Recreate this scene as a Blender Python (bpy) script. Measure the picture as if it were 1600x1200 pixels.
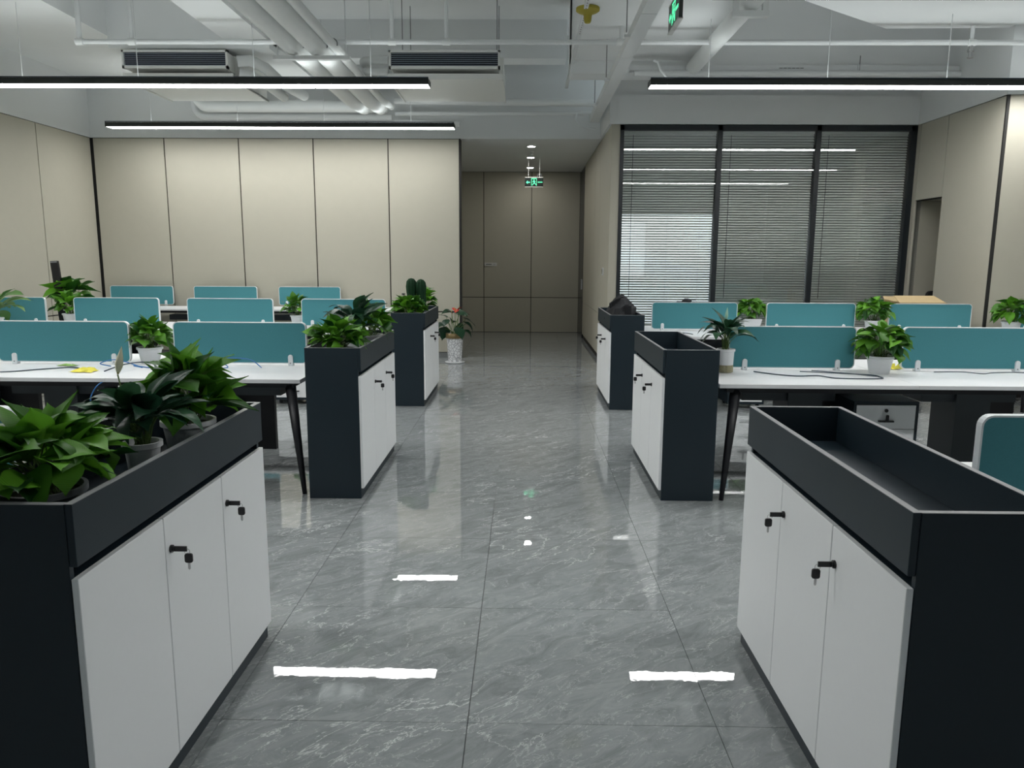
import bpy, math, random
from mathutils import Matrix, Vector, Euler
# ------------------------------------------------------------------ clear
for o in list(bpy.data.objects): bpy.data.objects.remove(o)
scene = bpy.context.scene
COL = scene.collection
R = math.radians
# ------------------------------------------------------------------ camera
CAM_YAW, CAM_PITCH, CAM_ROLL = 0.0151, 0.1639, 0.0054
fwd = Vector((-math.sin(CAM_YAW)*math.cos(CAM_PITCH), math.cos(CAM_YAW)*math.cos(CAM_PITCH), -math.sin(CAM_PITCH)))
rt = Vector((math.cos(CAM_YAW), math.sin(CAM_YAW), 0)); up = rt.cross(fwd)
r2 = rt*math.cos(CAM_ROLL)+up*math.sin(CAM_ROLL); u2 = up*math.cos(CAM_ROLL)-rt*math.sin(CAM_ROLL)
cam = bpy.data.cameras.new('camera'); camo = bpy.data.objects.new('camera', cam); COL.objects.link(camo)
cam.sensor_width = 36; cam.lens = 1179.55/1600*36; cam.clip_start = .05; cam.clip_end = 200
camo.matrix_world = Matrix(((r2.x,u2.x,-fwd.x,0),(r2.y,u2.y,-fwd.y,0),(r2.z,u2.z,-fwd.z,1.53),(0,0,0,1)))
scene.camera = camo
# ------------------------------------------------------------------ world, exposure
w = bpy.data.worlds.new('world'); scene.world = w; w.use_nodes = True
w.node_tree.nodes['Background'].inputs[0].default_value = (.86,.95,1,1)
w.node_tree.nodes['Background'].inputs[1].default_value = 1.6
vs = scene.view_settings; vs.view_transform = 'Standard'; vs.look = 'None'; vs.gamma = 1; vs.use_curve_mapping = False
vs.exposure = 0.2
LAMP = 21.0          # emission of the pendant diffusers
CEILING_FILL = 2.4        # emission of glow strips added on their tops to lift the ceiling
# ------------------------------------------------------------------ materials
MAT = {}
def mat(name, col, rough=.5, metal=0, spec=.5, ior=1.5, noise=None, bump=None, rnd=0, emit=0, trans=0, sheen=0):
    m = bpy.data.materials.new(name); m.use_nodes = True; nt = m.node_tree; b = nt.nodes['Principled BSDF']
    b.inputs['Base Color'].default_value = (*col,1); b.inputs['Roughness'].default_value = rough
    b.inputs['Metallic'].default_value = metal; b.inputs['IOR'].default_value = ior
    b.inputs['Specular IOR Level'].default_value = spec
    if trans: b.inputs['Transmission Weight'].default_value = trans
    if sheen: b.inputs['Sheen Weight'].default_value = sheen
    if emit:
        b.inputs['Emission Color'].default_value = (*col,1); b.inputs['Emission Strength'].default_value = emit
    tc = nt.nodes.new('ShaderNodeTexCoord')
    last = None
    if noise:                       # (scale, amount) slight value mottling
        n = nt.nodes.new('ShaderNodeTexNoise'); n.inputs['Scale'].default_value = noise[0]; n.inputs['Detail'].default_value = 4
        nt.links.new(tc.outputs['Object'], n.inputs['Vector'])
        mr = nt.nodes.new('ShaderNodeMapRange'); mr.inputs['To Min'].default_value = 1-noise[1]; mr.inputs['To Max'].default_value = 1+noise[1]
        nt.links.new(n.outputs['Fac'], mr.inputs['Value'])
        hsv = nt.nodes.new('ShaderNodeHueSaturation'); hsv.inputs['Color'].default_value = (*col,1)
        nt.links.new(mr.outputs[0], hsv.inputs['Value']); last = hsv
        nt.links.new(hsv.outputs[0], b.inputs['Base Color'])
    if rnd:
        oi = nt.nodes.new('ShaderNodeObjectInfo')
        mr = nt.nodes.new('ShaderNodeMapRange'); mr.inputs['To Min'].default_value = 1-rnd; mr.inputs['To Max'].default_value = 1+rnd
        nt.links.new(oi.outputs['Random'], mr.inputs['Value'])
        h2 = nt.nodes.new('ShaderNodeHueSaturation'); h2.inputs['Color'].default_value = (*col,1)
        if last: nt.links.new(last.outputs[0], h2.inputs['Color'])
        nt.links.new(mr.outputs[0], h2.inputs['Value']); nt.links.new(h2.outputs[0], b.inputs['Base Color'])
    if bump:
        n = nt.nodes.new('ShaderNodeTexNoise'); n.inputs['Scale'].default_value = bump[0]; n.inputs['Detail'].default_value = 3
        nt.links.new(tc.outputs['Object'], n.inputs['Vector'])
        bp = nt.nodes.new('ShaderNodeBump'); bp.inputs['Strength'].default_value = bump[1]; bp.inputs['Distance'].default_value = .002
        nt.links.new(n.outputs['Fac'], bp.inputs['Height']); nt.links.new(bp.outputs[0], b.inputs['Normal'])
    MAT[name] = m; return m
mat('drywall', (.74,.76,.76), .75, noise=(2,.03))
mat('slab', (.84,.86,.86), .8, noise=(1.3,.05))
mat('paint', (.74,.76,.76), .6)
mat('duct', (.76,.78,.77), .55, noise=(4,.04))
mat('panel', (.45,.432,.358), .55, spec=.3, noise=(9,.025), bump=(220,.15))
mat('joint', (.012,.012,.011), .7)
mat('back', (.02,.02,.02), .8)
mat('baseboard', (.30,.31,.31), .35, metal=.6)
mat('grout', (.17,.175,.18), .8)
mat('charcoal', (.013,.024,.033), .42, spec=.4, noise=(60,.06))
mat('charcoal_edge', (.20,.205,.21), .45)
mat('white_laminate', (.86,.88,.89), .42, spec=.4, noise=(40,.01))
mat('desk_white', (.74,.75,.76), .38, noise=(3,.02))
mat('black_metal', (.008,.009,.013), .45)
mat('riser', (.040,.050,.058), .5)
mat('teal', (.054,.235,.272), .85, noise=(160,.10), bump=(500,.3), sheen=.15)
mat('screen_frame', (.72,.76,.78), .35)
mat('clip', (.70,.74,.76), .3)
mat('black_plastic', (.006,.006,.008), .35)
mat('steel', (.5,.5,.5), .3, metal=1)
mat('pot_white', (.74,.76,.78), .35)
mat('pot_grey', (.20,.22,.23), .35)
mat('pot_brass', (.22,.16,.07), .4, metal=.4)
mat('jar', (.30,.28,.17), .12, noise=(60,.5))
mat('soil', (.02,.015,.01), .95)
mat('stem', (.09,.16,.035), .5)
mat('cactus', (.006,.032,.012), .7, spec=.2, noise=(30,.3))
mat('red_spathe', (.42,.008,.015), .3)
mat('spathe', (.85,.83,.62), .5)
mat('spathe_green', (.30,.52,.40), .5)
mat('spadix', (.5,.42,.12), .6)
mat('diffuser', (1,1,.985), .5, emit=LAMP)
mat('added_ceiling_glow', (.95,1,1), .5, emit=CEILING_FILL)  # added upward glow, brightens the ceiling
mat('downlight_glow', (1,.97,.9), .5, emit=130)
mat('fixture', (.012,.017,.015), .4)
mat('grille_dark', (.006,.009,.016), .6)
mat('slat_metal', (.30,.34,.42), .4)
mat('ac_white', (.76,.77,.74), .5)
mat('frame_dark', (.006,.010,.014), .4)
mat('blind', (.80,.83,.79), .45)
mat('yellow_cover', (.38,.32,.03), .5)
mat('sign_black', (.008,.014,.012), .3)
mat('sign_green', (.10,.75,.38), .4, emit=1.1)
mat('cardboard', (.46,.35,.19), .8, noise=(20,.06))
mat('bag', (.006,.007,.010), .7, bump=(30,.6))
mat('yellow_note', (.75,.68,.08), .7)
mat('green_note', (.25,.42,.12), .7)
mat('cable_black', (.02,.04,.06), .4)
mat('cable_blue', (.03,.16,.42), .4)
mat('cable_white', (.7,.7,.68), .4)
mat('plate', (.62,.62,.60), .4)
mat('dark_door', (.008,.011,.022), .25)
mat('office_wall', (.50,.52,.50), .7)
mat('black_chair', (.008,.010,.014), .6)

def leaf_mat(name, c1, c2, rough, vein):
    m = bpy.data.materials.new(name); m.use_nodes = True; nt = m.node_tree; b = nt.nodes['Principled BSDF']
    b.inputs['Roughness'].default_value = rough; b.inputs['Specular IOR Level'].default_value = .3
    oi = nt.nodes.new('ShaderNodeObjectInfo'); cr = nt.nodes.new('ShaderNodeValToRGB')
    cr.color_ramp.elements[0].color = (*c1,1); cr.color_ramp.elements[1].color = (*c2,1)
    nt.links.new(oi.outputs['Random'], cr.inputs[0])
    tc = nt.nodes.new('ShaderNodeTexCoord'); wv = nt.nodes.new('ShaderNodeTexWave')
    wv.inputs['Scale'].default_value = vein; wv.inputs['Distortion'].default_value = 2.5; wv.bands_direction = 'X'
    nt.links.new(tc.outputs['Object'], wv.inputs['Vector'])
    mx = nt.nodes.new('ShaderNodeMapRange'); mx.inputs['To Min'].default_value = .85; mx.inputs['To Max'].default_value = 1.12
    nt.links.new(wv.outputs['Fac'], mx.inputs['Value'])
    h = nt.nodes.new('ShaderNodeHueSaturation'); nt.links.new(cr.outputs[0], h.inputs['Color']); nt.links.new(mx.outputs[0], h.inputs['Value'])
    nt.links.new(h.outputs[0], b.inputs['Base Color'])
    # a little light passes through the blade
    tr = nt.nodes.new('ShaderNodeBsdfTranslucent'); nt.links.new(h.outputs[0], tr.inputs['Color'])
    ms = nt.nodes.new('ShaderNodeMixShader'); ms.inputs[0].default_value = .22
    out = nt.nodes['Material Output']
    nt.links.new(b.outputs[0], ms.inputs[1]); nt.links.new(tr.outputs[0], ms.inputs[2]); nt.links.new(ms.outputs[0], out.inputs[0])
    MAT[name] = m
leaf_mat('leaf_pothos', (.010,.062,.010), (.13,.36,.025), .42, 9)
leaf_mat('leaf_lily', (.010,.040,.022), (.030,.090,.040), .33, 14)
leaf_mat('leaf_anthurium', (.008,.036,.018), (.014,.055,.024), .35, 9)
leaf_mat('leaf_variegated', (.08,.20,.05), (.16,.27,.10), .45, 14)

def glass_mat():
    m = bpy.data.materials.new('glass'); m.use_nodes = True; nt = m.node_tree; nt.nodes.remove(nt.nodes['Principled BSDF'])
    g = nt.nodes.new('ShaderNodeBsdfGlossy'); g.inputs['Roughness'].default_value = 0
    t = nt.nodes.new('ShaderNodeBsdfTransparent'); t.inputs[0].default_value = (.975,.985,.98,1)
    f = nt.nodes.new('ShaderNodeFresnel'); f.inputs[0].default_value = 1.55
    s = nt.nodes.new('ShaderNodeMath'); s.operation = 'MULTIPLY'; s.inputs[1].default_value = 1.25; s.use_clamp = True
    mx = nt.nodes.new('ShaderNodeMixShader'); nt.links.new(f.outputs[0], s.inputs[0]); nt.links.new(s.outputs[0], mx.inputs[0])
    nt.links.new(t.outputs[0], mx.inputs[1]); nt.links.new(g.outputs[0], mx.inputs[2]); nt.links.new(mx.outputs[0], nt.nodes['Material Output'].inputs[0])
    MAT['glass'] = m
glass_mat()

def marble_mat():
    m = bpy.data.materials.new('marble_tile'); m.use_nodes = True; nt = m.node_tree; b = nt.nodes['Principled BSDF']
    N = nt.nodes.new; L = nt.links.new
    tc = N('ShaderNodeTexCoord'); oi = N('ShaderNodeObjectInfo')
    # every tile shows its own cut of the stone
    geo = N('ShaderNodeNewGeometry')
    off = N('ShaderNodeVectorMath'); off.operation = 'SCALE'; off.inputs[3].default_value = 1.0
    cmb = N('ShaderNodeCombineXYZ'); L(oi.outputs['Random'], cmb.inputs[2])
    mul = N('ShaderNodeVectorMath'); mul.operation = 'SCALE'; L(cmb.outputs[0], mul.inputs[0]); mul.inputs[3].default_value = .25
    add = N('ShaderNodeVectorMath'); L(geo.outputs['Position'], add.inputs[0]); L(mul.outputs[0], add.inputs[1])
    rot = N('ShaderNodeMapping'); rot.inputs['Rotation'].default_value = (0,0,R(-38)); L(add.outputs[0], rot.inputs['Vector'])
    st = N('ShaderNodeMapping'); st.inputs['Scale'].default_value = (1.5,4.0,1); L(rot.outputs[0], st.inputs['Vector'])
    n1 = N('ShaderNodeTexNoise'); n1.inputs['Scale'].default_value = 3.0; n1.inputs['Detail'].default_value = 12; n1.inputs['Roughness'].default_value = .76; n1.inputs['Distortion'].default_value = .9
    L(st.outputs[0], n1.inputs['Vector'])
    r1 = N('ShaderNodeValToRGB'); e = r1.color_ramp.elements
    e[0].position = .30; e[0].color = (.19,.205,.21,1); e[1].position = .72; e[1].color = (.37,.395,.40,1)
    L(n1.outputs['Fac'], r1.inputs[0])
    # thin pale veins: the zero line of a warped noise
    def vein(scale, width, mapping, detail=5):
        n = N('ShaderNodeTexNoise'); n.inputs['Scale'].default_value = scale; n.inputs['Detail'].default_value = detail; n.inputs['Roughness'].default_value = .6; n.inputs['Distortion'].default_value = .45
        L(mapping.outputs[0], n.inputs['Vector'])
        s = N('ShaderNodeMath'); s.operation = 'SUBTRACT'; L(n.outputs['Fac'], s.inputs[0]); s.inputs[1].default_value = .5
        a = N('ShaderNodeMath'); a.operation = 'ABSOLUTE'; L(s.outputs[0], a.inputs[0])
        mr = N('ShaderNodeMapRange'); L(a.outputs[0], mr.inputs['Value']); mr.inputs['From Min'].default_value = 0; mr.inputs['From Max'].default_value = width; mr.inputs['To Min'].default_value = 1; mr.inputs['To Max'].default_value = 0
        return mr
    v1 = vein(1.1, .007, st, 7); v2 = vein(3.0, .008, st, 6)
    n3 = N('ShaderNodeTexNoise'); n3.inputs['Scale'].default_value = 1.4; L(rot.outputs[0], n3.inputs['Vector'])
    mr3 = N('ShaderNodeMapRange'); mr3.inputs['From Min'].default_value = .40; mr3.inputs['From Max'].default_value = .60; L(n3.outputs['Fac'], mr3.inputs['Value'])
    m1 = N('ShaderNodeMath'); m1.operation = 'MULTIPLY'; L(v1.outputs[0], m1.inputs[0]); L(mr3.outputs[0], m1.inputs[1])
    m2 = N('ShaderNodeMath'); m2.operation = 'MULTIPLY'; L(v2.outputs[0], m2.inputs[0]); m2.inputs[1].default_value = .45
    mm = N('ShaderNodeMath'); mm.operation = 'MAXIMUM'; L(m1.outputs[0], mm.inputs[0]); L(m2.outputs[0], mm.inputs[1])
    ms = N('ShaderNodeMath'); ms.operation = 'MULTIPLY'; L(mm.outputs[0], ms.inputs[0]); ms.inputs[1].default_value = .75
    mix = N('ShaderNodeMix'); mix.data_type = 'RGBA'; L(ms.outputs[0], mix.inputs[0]); L(r1.outputs[0], mix.inputs[6]); mix.inputs[7].default_value = (.80,.82,.82,1)
    L(mix.outputs[2], b.inputs['Base Color'])
    b.inputs['Roughness'].default_value = .012; b.inputs['IOR'].default_value = 1.72; b.inputs['Specular IOR Level'].default_value = .5
    nb = N('ShaderNodeTexNoise'); nb.inputs['Scale'].default_value = 9; nb.inputs['Detail'].default_value = 3; L(geo.outputs['Position'], nb.inputs['Vector'])
    bp = N('ShaderNodeBump'); bp.inputs['Strength'].default_value = .035; bp.inputs['Distance'].default_value = .004
    L(nb.outputs['Fac'], bp.inputs['Height']); L(bp.outputs[0], b.inputs['Normal'])
    MAT['marble'] = m
marble_mat()

def terrazzo():
    m = mat('terrazzo', (.72,.73,.74), .4); nt = m.node_tree; b = nt.nodes['Principled BSDF']
    tc = nt.nodes.new('ShaderNodeTexCoord'); v = nt.nodes.new('ShaderNodeTexVoronoi'); v.feature = 'DISTANCE_TO_EDGE'; v.inputs['Scale'].default_value = 22
    cr = nt.nodes.new('ShaderNodeValToRGB'); cr.color_ramp.elements[0].color = (.36,.37,.39,1); cr.color_ramp.elements[0].position = .04; cr.color_ramp.elements[1].color = (.72,.73,.74,1); cr.color_ramp.elements[1].position = .12
    nt.links.new(tc.outputs['Object'], v.inputs['Vector']); nt.links.new(v.outputs[0], cr.inputs[0]); nt.links.new(cr.outputs[0], b.inputs['Base Color'])
terrazzo()

# ------------------------------------------------------------------ mesh helpers
class MB:
    def __init__(s): s.v = []; s.f = []
    def box(s, x0, x1, y0, y1, z0, z1, M=None):
        n = len(s.v); c = [(x,y,z) for x in (x0,x1) for y in (y0,y1) for z in (z0,z1)]
        if M: c = [tuple(M @ Vector(p)) for p in c]
        s.v += c; s.f += [tuple(n+i for i in q) for q in ((0,1,3,2),(4,6,7,5),(0,4,5,1),(2,3,7,6),(0,2,6,4),(1,5,7,3))]
        return s
    def rings(s, rings, cap=True, closed=True):
        n = len(s.v); k = len(rings[0])
        for r in rings: s.v += [tuple(p) for p in r]
        for i in range(len(rings)-1):
            for j in range(k if closed else k-1):
                a = n+i*k+j; b_ = n+i*k+(j+1)%k
                s.f.append((a, b_, b_+k, a+k))
        if cap: s.f += [tuple(n+j for j in reversed(range(k))), tuple(n+(len(rings)-1)*k+j for j in range(k))]
        return s
    def tube(s, pts, r, k=10, cap=True):
        pts = [Vector(p) for p in pts]; rs = r if isinstance(r, (list,tuple)) else [r]*len(pts); out = []
        ref = None
        for i, p in enumerate(pts):
            d = (pts[min(i+1,len(pts)-1)]-pts[max(i-1,0)]).normalized()
            if ref is None: ref = Vector((0,0,1)) if abs(d.z) < .9 else Vector((1,0,0))
            a = ref - d*ref.dot(d)
            if a.length < 1e-4: a = d.orthogonal()
            a.normalize(); b = d.cross(a); ref = a
            out.append([p+(a*math.cos(2*math.pi*j/k)+b*math.sin(2*math.pi*j/k))*rs[i] for j in range(k)])
        return s.rings(out, cap)
    def lathe(s, prof, k=24, c=(0,0,0), cap=True):
        return s.rings([[(c[0]+r*math.cos(2*math.pi*j/k), c[1]+r*math.sin(2*math.pi*j/k), c[2]+z) for j in range(k)] for r, z in prof], cap)
    def prism(s, poly, z0, z1, axis='z', o=0):   # poly of 2D points
        def P(a, b, h): return {'z':(a,b,h), 'y':(a,h,b), 'x':(h,a,b)}[axis]
        return s.rings([[P(a,b,z0) for a,b in poly], [P(a,b,z1) for a,b in poly]])
    def mesh(s, name, m, smooth=False):
        me = bpy.data.meshes.new(name); me.from_pydata(s.v, [], s.f); me.materials.append(MAT[m])
        import bmesh
        bm = bmesh.new(); bm.from_mesh(me); bmesh.ops.recalc_face_normals(bm, faces=bm.faces); bm.to_mesh(me); bm.free()
        if smooth: me.polygons.foreach_set('use_smooth', [True]*len(me.polygons))
        me.update(); return me
    def build(s, name, m, parent=None, smooth=False, loc=None):
        return link(name, s.mesh(name, m, smooth), parent, loc)
def link(name, me, parent=None, loc=None, M=None):
    o = bpy.data.objects.new(name, me); COL.objects.link(o); o.parent = parent
    if loc: o.location = loc
    if M is not None: o.matrix_local = M
    return o
def bev(o, w=.004, seg=2):
    md = o.modifiers.new('bevel', 'BEVEL'); md.width = w; md.segments = seg; md.limit_method = 'ANGLE'; return o
def smooth_angle(o):
    o.data.polygons.foreach_set('use_smooth', [True]*len(o.data.polygons))
    md = o.modifiers.new('es', 'EDGE_SPLIT'); md.split_angle = R(40); return o
def tag(o, label=None, cat=None, group=None, kind=None):
    if label: o['label'] = label
    if cat: o['category'] = cat
    if group: o['group'] = group
    if kind: o['kind'] = kind
    return o
def thing(name, label, cat, loc=(0,0,0), rz=0, group=None):
    o = bpy.data.objects.new(name, None); COL.objects.link(o); o.location = loc; o.rotation_euler = (0,0,rz); o.empty_display_size = .1
    return tag(o, label, cat, group)
def struct(name, mb, m, parent=None):
    o = mb.build(name, m, parent)
    if parent is None: o['kind'] = 'structure'
    return o
def bx(*a): return MB().box(*a)
def rrect(x0, x1, z0, z1, r, n=5, corners=(1,1,1,1)):
    pts = []
    for (cx, cz, a0, on) in ((x1-r,z1-r,0,corners[0]),(x0+r,z1-r,90,corners[1]),(x0+r,z0+r,180,corners[2]),(x1-r,z0+r,270,corners[3])):
        if on:
            for i in range(n+1):
                a = R(a0+90*i/n); pts.append((cx+r*math.cos(a), cz+r*math.sin(a)))
        else:
            a = R(a0+45); pts.append((cx+r*(1 if math.cos(a) > 0 else -1), cz+r*(1 if math.sin(a) > 0 else -1)))
    return pts
# ------------------------------------------------------------------ room numbers
ZT, ZC = 3.30, 4.75                 # top of wall panels, ceiling slab
YF, XL = 11.70, -6.54               # far wall, left wall
XJ, XC = -.98, 1.145                # end of the far wall, corridor right wall
YG, XR, YS = 10.45, 5.17, 8.57      # glass wall, right wall, wall turning to face the room
YE = 16.0                           # corridor end
XO, YB = 8.4, -6.0                  # unseen right side, wall behind the camera
# ------------------------------------------------------------------ floor and its tiles
floor = struct('floor', bx(XL-.3, XO+.2, YB-.2, YE+1.2, -.12, -.012), 'grout')
TX, TY, GX, GY = .8275, .842, -.177, 2.302
tile_me = MB().box(-TX/2+.0011, TX/2-.0011, -TY/2+.0011, TY/2-.0011, -.011, 0).mesh('floor_tile', 'marble')
rng = random.Random(3); rest = MB(); count = 0
for i in range(-9, 11):
    for j in range(-11, 18):
        cx, cy = GX+(i+.5)*TX, GY+(j+.5)*TY
        if cx < XL-.1 or cx > XO or cy > YE+.4: continue
        seen = cy > 1.6 and cx < 6.2 and cx > XL and abs(cx) < cy*.80+1.2 and (cy < YF+.3 or abs(cx) < 1.7)
        if seen:
            o = link('floor_tile', tile_me, floor, (cx, cy, 0))
            o.rotation_euler = (rng.uniform(-1,1)*.0009, rng.uniform(-1,1)*.0009, 0); count += 1
        else: rest.box(cx-TX/2+.0011, cx+TX/2-.0011, cy-TY/2+.0011, cy+TY/2-.0011, -.011, 0)
tag(rest.build('floor_tile_field', 'marble', floor), kind='stuff')
# ------------------------------------------------------------------ walls
PD = .018                            # panel thickness
def wall_panels(parent, axis, at, sign, edges, rows, gap=.010, skip=()):
    """panels hung on a wall plane; axis 'x': wall runs along x at y=at; 'y': runs along y at x=at; sign: room side"""
    for a, b in zip(edges[:-1], edges[1:]):
        for z0, z1 in rows:
            if (a, z0) in skip: continue
            g = gap/2
            if axis == 'x': m = bx(a+g, b-g, min(at, at+sign*PD), max(at, at+sign*PD), z0+g, z1-g)
            else: m = bx(min(at, at+sign*PD), max(at, at+sign*PD), a+g, b-g, z0+g, z1-g)
            m.build('wall_panel', 'panel', parent)
ROWS = ((.085, .72), (.72, ZT))
wf = struct('wall_far', bx(XL-.2, XJ, YF+PD, YF+.2, 0, ZT), 'joint')
struct('upper_wall', bx(XL-.2, XC+.2, YF-.004, YF+.2, ZT, ZC), 'drywall', wf)
wall_panels(wf, 'x', YF+PD, -1, [XL+.03, -5.43, -4.305, -3.18, -2.055, XJ-.004], ROWS, .018)
bx(XJ-.004, XJ+.012, YF-.004, YF+.2, 0, ZT).build('edge_trim', 'joint', wf)
struct('baseboard_far', bx(XL, XJ, YF-.002, YF+PD, 0, .085), 'baseboard')
wl = struct('wall_left', bx(XL-.2, XL-PD, YB, YF+.2, 0, ZT), 'joint')
struct('upper_wall', bx(XL-.2, XL+.004, YB, YF, ZT, ZC), 'drywall', wl)
wall_panels(wl, 'y', XL-PD, 1, [4.83, 5.945, 7.06, 8.175, 9.29, 10.40, YF-.012], ROWS, .016)
wall_panels(wl, 'y', XL-PD, 1, [YB, -4, -2, 0, 2.4, 4.83], ROWS)
struct('baseboard_left', bx(XL-PD, XL+.002, YB, YF, 0, .085), 'baseboard')
# corridor
wcr = struct('wall_corridor_right', bx(XC+PD, XC+.12, YG, YE+.1, 0, ZT), 'joint')
wall_panels(wcr, 'y', XC+PD, -1, [YG, 11.85, 12.62, 13.45, 14.85], ROWS, .009)
wcl = struct('wall_corridor_left', bx(-1.62, -1.5, YF+.2, YE+.1, 0, ZT), 'panel')
struct('wall_corridor_near', bx(-1.62, XJ, YF+.2, YF+.26, 0, ZT), 'panel')
wce = struct('wall_corridor_end', bx(-1.62, XC+.12, YE+PD, YE+.12, 0, ZT), 'joint')
wall_panels(wce, 'x', YE+PD, -1, [-1.82, -.845, .145, XC], ((.0, .735), (.735, ZT)), .014)
d1 = struct('door_1', bx(XC-.004, XC+.03, 14.87, 15.97, 0, ZT-.02), 'dark_door')
bx(XC-.03, XC-.004, 14.95, 14.98, .95, 1.15).build('door_handle', 'steel', d1)
struct('ceiling_corridor', bx(-1.62, XC+.12, YF+.2, YE+.12, ZT, ZT+.1), 'drywall')
# glass wall stub and office behind it
wst = struct('wall_partition', bx(XC+PD, 1.27, YG+PD, YG+.10, 0, ZT), 'joint')
bx(XC+.002, 1.268, YG-.004, YG+PD, .085, ZT).build('wall_panel', 'panel', wst)
struct('upper_wall', bx(XC, XR+.2, YG, YG+.2, ZT, ZC), 'drywall', wst)
bx(XC-.002, XR+.1, YG-.03, YG+.01, ZT, 3.67).build('soffit_band', 'drywall', wst)
bx(XC-.03, XC, YG-.03, YF, ZT, 3.67).build('soffit_band', 'drywall', wst)
# right wall with a niche, then the wall that faces the room
wr = struct('wall_right', bx(XR+PD, XR+.12, YS+.02, 9.70, 0, ZT).box(XR+PD, XR+.12, 9.70, YG+.1, 2.32, ZT), 'joint')
struct('upper_wall', bx(XR-.003, XR+.2, YS+.01, YG+.1, ZT, ZC), 'drywall', wr)
wall_panels(wr, 'y', XR+PD, -1, [YS+.018, 9.70], ROWS, .018)
bx(XR-.001, XR+.03, YS-.001, YS+.02, 0, ZT).build('corner_trim', 'joint', wr)
wall_panels(wr, 'y', XR+PD, -1, [9.70, YG-.10], ((2.32, ZT),), .012)
bx(XR, XR+.03, YG-.09, YG, 0, ZT).build('jamb', 'panel', wr)
nb = struct('wall_niche', bx(XR+.85, XR+.95, 9.6, YG+.2, 0, 2.5).box(XR+.12, XR+.9, YG-.03, YG+.1, 0, 2.5).box(XR+.12, XR+.9, 9.60, 9.70, 0, 2.5).box(XR+.1, XR+.9, 9.65, YG, 2.32, 2.42), 'panel')
wrt = struct('wall_return', bx(XR+.02, XO+.2, YS+PD, YS+.12, 0, ZT), 'joint')
wall_panels(wrt, 'x', YS+PD, -1, [XR+.024, 6.30, 7.42, XO], ROWS)
struct('upper_wall', bx(XR-.006, XO+.2, YS-.002, YS+.2, ZT, ZC), 'drywall', wrt)
struct('wall_outer_right', bx(XO, XO+.2, YB, YS+.2, 0, ZC), 'panel')
# wall behind the camera with two windows
wb = MB()
for a, b in ((XL-.2,-3.6),(-1.2,1.9),(4.3,XO+.2)): wb.box(a, b, YB-.2, YB, 0, ZC)
for a, b in ((-3.6,-1.2),(1.9,4.3)): wb.box(a, b, YB-.2, YB, 0, .9).box(a, b, YB-.2, YB, 2.9, ZC)
struct('wall_back', wb, 'drywall')
for n, (a, b) in enumerate(((-3.6,-1.2),(1.9,4.3))):
    f = MB()
    for x0, x1, z0, z1 in ((a,a+.06,.9,2.9),(b-.06,b,.9,2.9),(a,b,.9,.96),(a,b,2.84,2.9),((a+b)/2-.03,(a+b)/2+.03,.9,2.9)): f.box(x0, x1, YB-.14, YB-.06, z0, z1)
    wo = struct('window_%d' % (n+2), f, 'frame_dark')
    for x0, x1 in ((a+.06,(a+b)/2-.03),((a+b)/2+.03,b-.06)): bx(x0, x1, YB-.105, YB-.095, .96, 2.84).build('pane', 'glass', wo)
# ceiling
ce = struct('ceiling', bx(XL-.2, XO+.2, YB-.2, YF+.2, ZC, ZC+.15), 'slab')
beams = ((XL, -4.95, YB, YF, 4.11), (-3.54, -3.03, YB, YF, 4.05), (.56, 2.05, YB, YG, 3.95))
for x0, x1, y0, y1, z in beams: bx(x0, x1, y0, y1, z, ZC).build('ceiling_beam', 'slab', ce)
bx(.56, XR, 9.85, 10.2, 3.80, ZC).build('ceiling_beam', 'slab', ce)
bx(-4.95, -3.03, 9.4, 9.75, 3.97, ZC).build('ceiling_beam', 'slab', ce)
bx(-3.03, .56, 10.95, 11.3, 4.25, ZC).build('ceiling_beam', 'slab', ce)
MB().prism([(2.05,7.3),(2.66,7.80),(3.88,8.71),(XO,8.56),(XO,YB),(2.05,YB)], 4.0, ZC).build('dropped_ceiling', 'slab', ce)
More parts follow.
